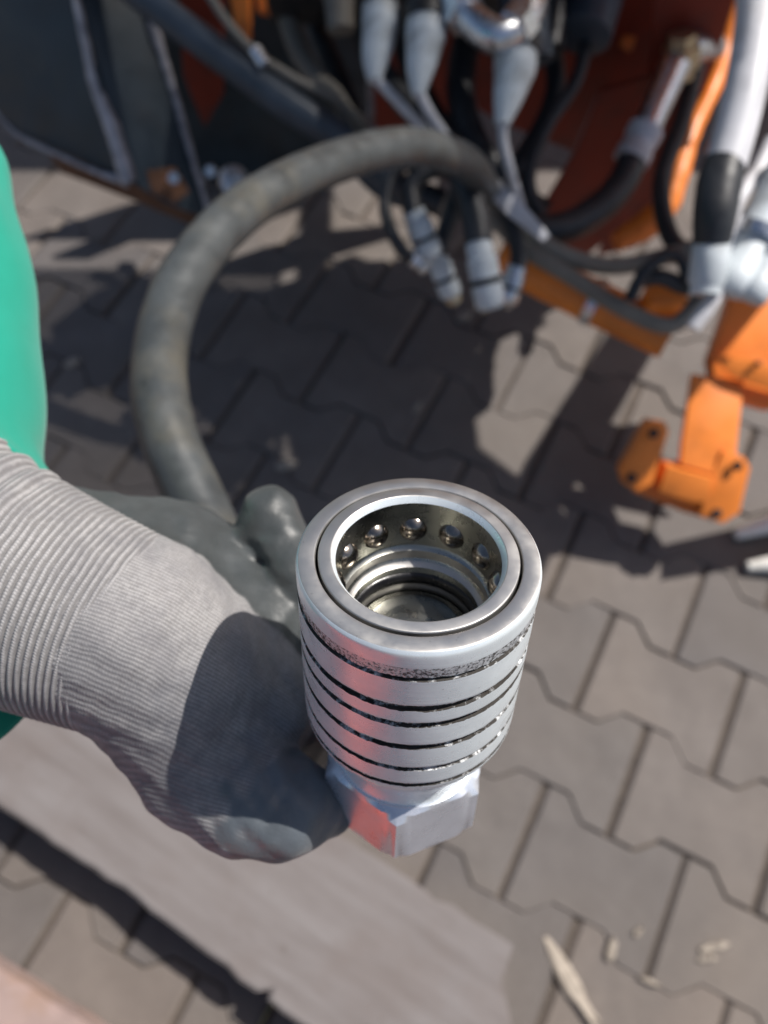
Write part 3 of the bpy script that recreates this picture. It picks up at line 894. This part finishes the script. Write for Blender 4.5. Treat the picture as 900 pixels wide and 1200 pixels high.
coupling([(530, 180, .87), (545, 215, .86), (557, 255, .86), (561, 285, .86)], .0155, (560, 280, .86), (576, 362, .88), .0190, 'largest pale silver coupling beside the orange tube end', 'boot')
coupling([(575, 215, .93), (598, 260, .94), (608, 295, .94), (605, 318, .94)], .0105, (606, 312, .94), (592, 356, .95), .0160, 'short grey coupling touching the orange tube', 'zinc')

# right-hand pale hose and tubes
rh = empty('pale_hose', W(885, 0, 0.702), 'thick pale grey hose running down the right edge into a black boot', 'hose')
part('hose_body', tube([W(890, -120, 0.741), W(889, -40, 0.718), W(885, 30, 0.702), W(874, 100, 0.694), W(858, 165, 0.694), W(846, 205, 0.694)], 0.0175, 28, 10), rh, M['hose_pale'])
part('black_boot', tube([W(850, 190, 0.694), W(843, 215, 0.694), W(838, 250, 0.694), W(834, 285, 0.702)], [0.0175, 0.0191, 0.0183, 0.0160], 24, 6), rh, M['rubber'])
part('end_sleeve', stepped((W(836, 275, 0.702), W(826, 345, 0.710)), [(0, 0.0148), (.05, 0.0160), (.8, 0.0160), (.85, .0133), (1, .0133)]), rh, M['boot'])
for k, (a, b, r, lb) in enumerate((((925, 195, 0.702), (852, 345, 0.725), 0.0168, 'longer pale steel tube beside the black boot, at the right edge'), ((950, 225, 0.702), (878, 352, 0.718), 0.0129, 'shorter pale steel tube, nearest the right edge'))):
    o = empty('steel_tube', W(*b), lb, 'tube', 'pale tubes at the right edge')
    part('tube_body', stepped((W(*a), W(*b)), [(0, r), (.80, r), (.81, r * 1.08), (.97, r * 1.08), (1, r * .85)]), o, M['boot'])
    part('collar', stepped((W(*a).lerp(W(*b), .45), W(*a).lerp(W(*b), .56)), [(0, r), (.08, r * 1.2), (.92, r * 1.2), (1, r)]), o, M['zinc'])
hose('pale_cable', [(905, 165, 0.725), (885, 205, 0.718), (862, 240, 0.710), (850, 300, 0.718), (838, 345, 0.718), (812, 385, 0.725)], .0070, M['hose_pale'], 'thin pale cable crossing in front of the black boot', 14, cat='cable')
hose('cable_tie', [(738, 352, .93), (748, 330, .925), (762, 312, .92), (785, 298, .92), (800, 305, .92), (806, 325, .92), (822, 345, .925)], .0075, M['rubber'], 'black rubber tie looped round the draped olive hoses', 12, cat='strap')
hose('cable_tie', [(745, 328, .94), (775, 325, .935), (800, 335, .935), (828, 338, .94)], .010, M['rubber'], 'short black rubber tie below the loop', 12, cat='strap')

# ------------------------------------------------------------------ dark steel beam, upper left
sb = empty('steel_beam', W(150, 215, 1.12), 'dark blue-grey folded steel beam with scuffed edges at the upper left', 'beam')
a0, a1, a2, a3, a4 = (75, -60, .98), (150, 212, 1.10), (15, 150, 1.16), (-60, 60, 1.16), (-80, -60, 1.05)
part('side_plate', plate([W(*p) for p in (a0, a1, (60, 178, 1.13), a2, a3, a4)], .008), sb, M['dark_steel'])
part('side_plate', plate([W(*p) for p in ((78, -60, .984), (153, 214, 1.102), (200, 240, 1.13), (246, 256, 1.16), (205, 105, 1.10), (150, -60, 1.03))], .008), sb, M['dark_steel'])
def bead(pts, r, name='weld_bead', mat='worn_edge', b=.0018):
    part(name, tube([W(*p) for p in pts], r, 10, 8, bump=b), sb, M[mat])
bead([(76, -60, .977), (96, 30, 1.015), (112, 100, 1.05), (132, 150, 1.072), (151, 213, 1.10)], [.004, .006, .0085, .011, .012])
bead([(150, -60, 1.025), (178, 25, 1.058), (203, 105, 1.095), (224, 180, 1.125), (246, 255, 1.158)], [.006, .007, .005, .005, .004])
bead([(-30, 90, 1.155), (14, 152, 1.157), (60, 178, 1.128), (105, 198, 1.11), (150, 215, 1.10)], [.004, .003, .003, .003, .006])
part('flange', plate([W(*p) for p in ((60, 178, 1.14), (150, 216, 1.112), (200, 242, 1.14), (246, 258, 1.17), (225, 262, 1.24), (150, 235, 1.22), (70, 205, 1.22))], .008), sb, M['rust'])
part('rust_patch', plate([W(*p) for p in ((172, 200, 1.098), (205, 196, 1.108), (222, 225, 1.125), (205, 238, 1.128), (178, 225, 1.112))], .002, .0004), sb, M['rust'], label='rust-brown worn patch')
for p in ((247, 200, 1.12), (204, 208, 1.103)):
    part('bolt_head', stepped((W(*p), W(p[0] - 1, p[1] + 1, p[2] - .012)), [(0, .009), (.8, .009), (1, .0075)], 6), sb, M['zinc'])
# pin with washer behind the beam
pn = empty('linch_pin', W(278, 212, 1.15), 'steel pin with pale washer between dark beam and grey hose', 'pin')
part('washer', stepped((W(272, 212, 1.16), W(276, 212, 1.15)), [(0, .015), (.1, .021), (.9, .021), (1, .015)]), pn, M['zinc'])
part('pin_shaft', stepped((W(270, 212, 1.18), W(283, 213, 1.13)), [(0, .009), (.9, .009), (1, .006)]), pn, M['zinc'])

# ------------------------------------------------------------------ orange machine
om = empty('orange_machine', G(800, 250), 'orange painted machine frame with cross tube and hanging bracket', 'machine')
def WY(px, py, Y):
    r = ray(px, py)
    return CP + r * (Y / r.y)
def vp(name, pts, Y, t=.010, skew=0.0, mat='oxide'):
    P = []
    for px, py in pts:
        p = WY(px, py, Y)
        P.append(WY(px, py, Y + skew * p.x))
    return part(name, plate(P, t), om, M[mat])
def op(name, pts, t=.010, mat='orange', parent=None, label=None):
    return part(name, plate([W(*p) for p in pts], t), parent or om, M[mat], label=label)
vp('back_plate', [(545, -60), (640, -60), (775, -60), (775, 105), (700, 112), (672, 178), (590, 145), (545, 120)], 1.14, skew=-.1)
vp('back_plate', [(676, 176), (704, 108), (780, 85), (765, 200), (735, 262), (690, 298), (600, 268), (640, 236)], 1.0, skew=-.1)
vp('back_plate', [(772, -60), (875, -60), (868, -20), (800, 190), (745, 290), (700, 300), (750, 190)], 1.05, skew=-.1)
vp('back_plate', [(150, -60), (430, -60), (430, 150), (330, 195), (262, 222), (225, 200)], 1.24, mat='dark_steel')
vp('inner_plate', [(205, -60), (262, -60), (262, 110), (240, 150), (215, 90)], 1.2)
op('upright', [(262, -40, 1.12), (292, -40, 1.12), (290, 48, 1.16), (276, 30, 1.16)], .02)
op('upright', [(298, -40, 1.14), (316, -40, 1.14), (314, 16, 1.16), (302, 14, 1.16)], .02)
op('upright', [(746, -30, 1.14), (766, -30, 1.14), (742, 56, 1.16), (728, 50, 1.16)], .02)
vp('back_plate', [(430, -60), (560, -60), (560, 150), (520, 185), (440, 150)], 1.17)
op('mounting_tab', [(452, 95, 1.1), (475, 100, 1.1), (500, 115, 1.1), (498, 125, 1.1), (470, 118, 1.1)], .01)
part('side_rail', tube([W(880, -50, 1.16), W(864, 15, 1.15), (W(840, 90, 1.14)), W(812, 150, 1.13), W(794, 200, 1.12), W(780, 240, 1.12), W(757, 264, 1.12), W(722, 284, 1.12)], [.010, .011, .012, .013, .018, .018, .020, .014], 10, 8, bump=.003), om, M['orange'])
part('side_rail', tube([W(905, -30, 1.18), W(872, 95, 1.16), W(850, 150, 1.16), W(836, 180, 1.16)], .012, 10, 8, bump=.002), om, M['orange'])
ct = part('cross_tube', tube([W(590, 298, 1.08), W(640, 326, 1.07), W(700, 356, 1.06), W(785, 396, 1.04)], [.028] * 4, 28, 6), om, M['orange'])
part('end_cap', stepped((W(604, 305, 1.077), W(590, 298, 1.081)), [(0, .028), (.2, .031), (.9, .031), (1, .024)]), ct, M['orange'])
part('tube_clamp', stepped((W(690, 351, 1.062), W(702, 357, 1.06)), [(0, .029), (.05, .0315), (.95, .0315), (1, .029)]), ct, M['zinc'])
part('end_block', boxm(W(778, 352, 1.02), CR * .024, (CU * .9 + CF * .3) * .018, (CF * .9 - CU * .3) * .02, .003), om, M['orange'])
# arm and hanging bracket at the right
arm = op('support_arm', [(862, 335, 1.13), (960, 320, 1.12), (960, 470, 1.13), (905, 480, 1.135), (842, 462, 1.135), (834, 420, 1.135)], .035)
op('arm_flange', [(836, 418, 1.105), (880, 420, 1.10), (960, 445, 1.10), (960, 478, 1.11), (860, 442, 1.11)], .008)
op('hanger', [(812, 438, 1.125), (872, 446, 1.125), (862, 540, 1.128), (850, 560, 1.13), (798, 545, 1.13), (800, 520, 1.128)], .012)
op('bracket_base', [(748, 540, 1.175), (800, 540, 1.175), (850, 560, 1.175), (842, 612, 1.185), (800, 600, 1.185), (742, 576, 1.185)], .010)
op('bracket_cheek', [(760, 492, 1.12), (780, 495, 1.12), (784, 506, 1.12), (764, 566, 1.14), (748, 576, 1.14), (732, 568, 1.14), (727, 550, 1.14)], .034)
op('bracket_cheek', [(848, 528, 1.12), (872, 536, 1.12), (880, 548, 1.12), (866, 600, 1.14), (848, 614, 1.14), (822, 606, 1.14), (826, 575, 1.14)], .034)
op('bracket_web', [(782, 546, 1.125), (836, 560, 1.125), (830, 588, 1.14), (812, 590, 1.14), (772, 576, 1.14)], .03)
for p in ((766, 508, 1.118), (740, 560, 1.138), (864, 546, 1.118), (840, 602, 1.138)):
    part('bolt_hole', stepped((W(*p), W(p[0], p[1], p[2] - .004)), [(0, .007), (.9, .007), (1, .006)], 12), om, M['black_metal'])
part('rivet', stepped((W(888, 426, 1.10), W(888, 426, 1.093)), [(0, .004), (.9, .004), (1, .003)], 12), om, M['black_metal'])

# upper machine out of view, with unseen plates added to shade the ground
def shadow_pts(poly, z):
    k = SUN * (z / SUN.z)
    return [G(px, py) + k for px, py in poly]
def overhead(name, poly, z, t=.03, mat='orange'):
    part(name, plate(shadow_pts(poly, z), t), om, M[mat])
overhead('shade_plate', [(345, 338), (400, 303), (520, 350), (535, 430), (548, 530), (600, 570), (640, 640), (600, 720), (430, 660), (350, 620), (338, 520), (342, 430), (346, 395)], .90)  # unseen plate, cut to the outline of the dark ground shadow
def grille(x0, x1, y0, y1, z, pitch, width):  # unseen slats added only to dim the sun on the ground
    k = SUN * (z / SUN.z)
    vs_, fs = [], []
    def bar(ax, bx, ay, by):
        m = len(vs_)
        vs_.extend([(x + k.x, y + k.y, zz_) for zz_ in (z - .0005, z + .0005) for x, y in ((ax, ay), (bx, ay), (bx, by), (ax, by))])
        fs.extend([tuple(m + i for i in f) for f in ((3, 2, 1, 0), (4, 5, 6, 7), (0, 1, 5, 4), (1, 2, 6, 5), (2, 3, 7, 6), (3, 0, 4, 7))])
    y = y0
    while y < y1:
        bar(x0, x1, y, y + width); y += pitch
    bar(x0 - .02, x0, y0, y1); bar(x1, x1 + .012, y0, y1)
    part('shade_grille', mesh_from(vs_, fs, False), om, M['dark_steel'])
grille(-.95, -.20, .40, 1.03, 1.05, .0046, .0033)
grille(-.165, -.04, .45, .90, 1.05, .0046, .0020)
overhead('band_shade_plate', [(715, 385), (768, 398), (705, 505), (650, 600), (585, 600), (615, 540)], .55, .02)  # unseen plate added to cast the shadow band beside the bracket
overhead('shade_bar', [(772, 642), (900, 612), (1100, 590), (1100, 640), (900, 660), (772, 682)], .30, .02)  # unseen bar added to cast the long shadow at the right
lk = sum(shadow_pts([(1050, 595), (1100, 590), (1100, 640), (1050, 645)], .28), Vector()) / 4
part('leg', boxm((lk.x, lk.y, .135), (.02, 0, 0), (0, .02, 0), (0, 0, .14), .003), om, M['orange'])  # post added to carry the unseen bar
# unseen housing of the machine, with beams added to carry the shade plates
part('housing', boxm((.75, 2.15, 1.05), (.95, 0, 0), (0, .42, 0), (0, 0, .36), .03), om, M['orange'])
for x, y0, z in ((.42, 1.15, 1.055), (.62, 1.2, 1.055), (.78, 1.1, .905), (.9, 1.2, .905)):
    part('carrier_beam', boxm((x, (y0 + 1.76) / 2, z + .022), (.02, 0, 0), (0, (1.76 - y0) / 2, 0), (0, 0, .018), .003), om, M['dark_steel'])
for x in (0.0, 1.5):
    part('leg', boxm((x, 2.2, .35), (.05, 0, 0), (0, .05, 0), (0, 0, .36), .004), om, M['orange'])

# unseen red panel added low to the left to redden the coupler's reflection
rw = empty('red_reflector', (-.75, -.25, 0), 'unseen red panel added low left of the hand, mirrored in the steel', 'reflector')
hv, hf = [], []
NX, NY = 14, 14
for i in range(NX + 1):
    for j in range(NY + 1):
        u, v = i / NX, j / NY
        hv.append((-.20 - .65 * u, -.90 + .72 * v, .70 + .08 * u - .10 * (abs(2 * v - 1) ** 6) - .16 * max(0, .10 - u) / .10))
for i in range(NX):
    for j in range(NY):
        hf.append((i * (NY + 1) + j, i * (NY + 1) + j + 1, (i + 1) * (NY + 1) + j + 1, (i + 1) * (NY + 1) + j))
hm = fix_normals(mesh_from(hv, hf))
ho = part('reflector_panel', hm, rw, M['red_board'])
so = ho.modifiers.new('thick', 'SOLIDIFY'); so.thickness = .012
for x, y in ((-.30, -.82), (-.30, -.28), (-.78, -.82), (-.78, -.28)):
    part('leg', boxm((x, y, .32), (.02, 0, 0), (0, .02, 0), (0, 0, .32), .003), rw, M['dark_steel'])

# white fork end at the right edge
fk = empty('white_fork', G(905, 640), 'white painted two-pronged fork end lying at the right edge', 'fork')
for a, b in (((862, 627), (950, 600)), ((876, 664), (960, 655))):
    part('prong', tube([G(*a, .012), G((a[0] + b[0]) / 2, (a[1] + b[1]) / 2, .018), G(*b, .02)], [.008, .015, .016], 14, 6), fk, M['white_paint'])
part('yoke', boxm(G(965, 628, .02), (.02, 0, 0), (0, .05, 0), (0, 0, .016), .005), fk, M['white_paint'])

# ------------------------------------------------------------------ boards on the ground
def board(poly, z, label, dirpx, mat='wood'):
    P = [G(px, py, z) for px, py in poly]
    c = sum(P, Vector()) / len(P)
    d = (G(*dirpx[1], z) - G(*dirpx[0], z)).normalized()
    ang = math.atan2(d.y, d.x)
    mw = Matrix.Translation(Vector((c.x, c.y, 0))) @ Matrix.Rotation(ang, 4, 'Z')
    inv = mw.inverted()
    bm = bmesh.new()
    vs_ = []
    m = len(P)
    for i in range(m):
        a, b = inv @ P[i], inv @ P[(i + 1) % m]
        L = (b - a).length
        k = max(1, int(L / .02))
        for j in range(k):
            p = a.lerp(b, j / k)
            jj = 0.0016 if j else 0
            vs_.append(bm.verts.new((p.x + random.gauss(0, jj), p.y + random.gauss(0, jj), p.z)))
    f = bm.faces.new(vs_)
    r = bmesh.ops.extrude_face_region(bm, geom=[f])
    for v in r['geom']:
        if isinstance(v, bmesh.types.BMVert): v.co.z = 0.003
    bmesh.ops.recalc_face_normals(bm, faces=bm.faces)
    top = [e for e in bm.edges if all(abs(v.co.z - z) < 1e-5 for v in e.verts)]
    bmesh.ops.bevel(bm, geom=top, offset=.003, segments=2, affect='EDGES')
    me = bpy.data.meshes.new('board'); bm.to_mesh(me); bm.free()
    auto_sharp(me, 40)
    o = link_obj('wooden_board', me, None, M[mat], label=label, cat='board', group='boards lying on the paving')
    o.matrix_world = mw
    return o
BZ = 0.080
board([(-260, 775), (-100, 735), (150, 848), (410, 985), (602, 1108), (588, 1150), (620, 1300), (560, 1330), (330, 1186), (314, 1172), (318, 1160), (300, 1162), (160, 1052), (0, 946), (-200, 812)], BZ,
      'long weathered grey board lying under the gloved hand', ((0, 946), (330, 1190)))
board([(-200, 1010), (-80, 1080), (0, 1135), (110, 1206), (300, 1330), (100, 1500), (-300, 1300)], 0.05, 'pinkish grey board corner at the bottom left', ((0, 1135), (110, 1206)), 'pink_wood')

# ------------------------------------------------------------------ small litter
def chip(px, py, L, wd, ang, label, mat='chip', group='wood chips on the paving', name='wood_chip', cat='wood chip', z=.0):
    g = G(px, py)
    vs_, k = [], 7
    for i in range(k + 1):
        t = i / k
        w = wd * (0.25 + 0.75 * math.sin(math.pi * min(1, t * .9 + .08))) * random.uniform(.7, 1.1)
        x = (t - .5) * L
        hgt = .0015 + .003 * random.random() + .004 * t
        vs_ += [(x, -w / 2, .001), (x + random.gauss(0, L * .02), -w * .3, hgt), (x + random.gauss(0, L * .02), w * .35, hgt * random.uniform(.7, 1.1)), (x, w / 2, .001)]
    fs = []
    for i in range(k):
        for j in range(4):
            j2 = (j + 1) % 4
            fs.append((i * 4 + j, i * 4 + j2, (i + 1) * 4 + j2, (i + 1) * 4 + j))
    fs += [(3, 2, 1, 0), tuple(range(4 * k, 4 * k + 4))]
    me = fix_normals(mesh_from(vs_, fs, False))
    o = link_obj(name, me, None, M[mat], label=label, cat=cat, group=group)
    o.location = (g.x, g.y, .0012 + z); o.rotation_euler = (random.uniform(-.1, .1), random.uniform(-.05, .0), ang)
chip(668, 1152, .115, .022, math.radians(-62), 'long pale splintered wood chip below the coupler')
chip(676, 1166, .070, .012, math.radians(-50), 'second shorter sliver lying against the long splintered chip')
chip(836, 1110, .038, .012, math.radians(12), 'larger of two pale chips lying together near the right edge')
chip(828, 1124, .024, .009, math.radians(5), 'smaller of two pale chips lying together near the right edge')
chip(760, 1150, .026, .008, math.radians(-20), 'narrow pale chip lying at the end of a paving joint')
chip(747, 1092, .016, .010, math.radians(40), 'small pale chip beside a paving joint')
chip(716, 1112, .030, .014, math.radians(70), 'pale frayed fibre clump right of the long splinter')
chip(84, 426, .028, .018, math.radians(25), 'pale chip on shaded paving beside the teal sleeve')
chip(489, 478, .022, .012, math.radians(60), 'pale chip inside the dark polygonal shadow')
chip(544, 372, .028, .016, math.radians(30), 'tan leaf scrap below the dangling couplings', name='leaf_scrap', cat='leaf')
chip(336, 546, .035, .020, math.radians(10), 'tan leaf scrap just above the raised finger', name='leaf_scrap', cat='leaf')
chip(322, 1170, .085, .003, math.radians(60), 'thin yellow straw crossing the shadow beside the long board', 'straw', None, 'straw_stalk', 'straw')
rng = random.Random(3)
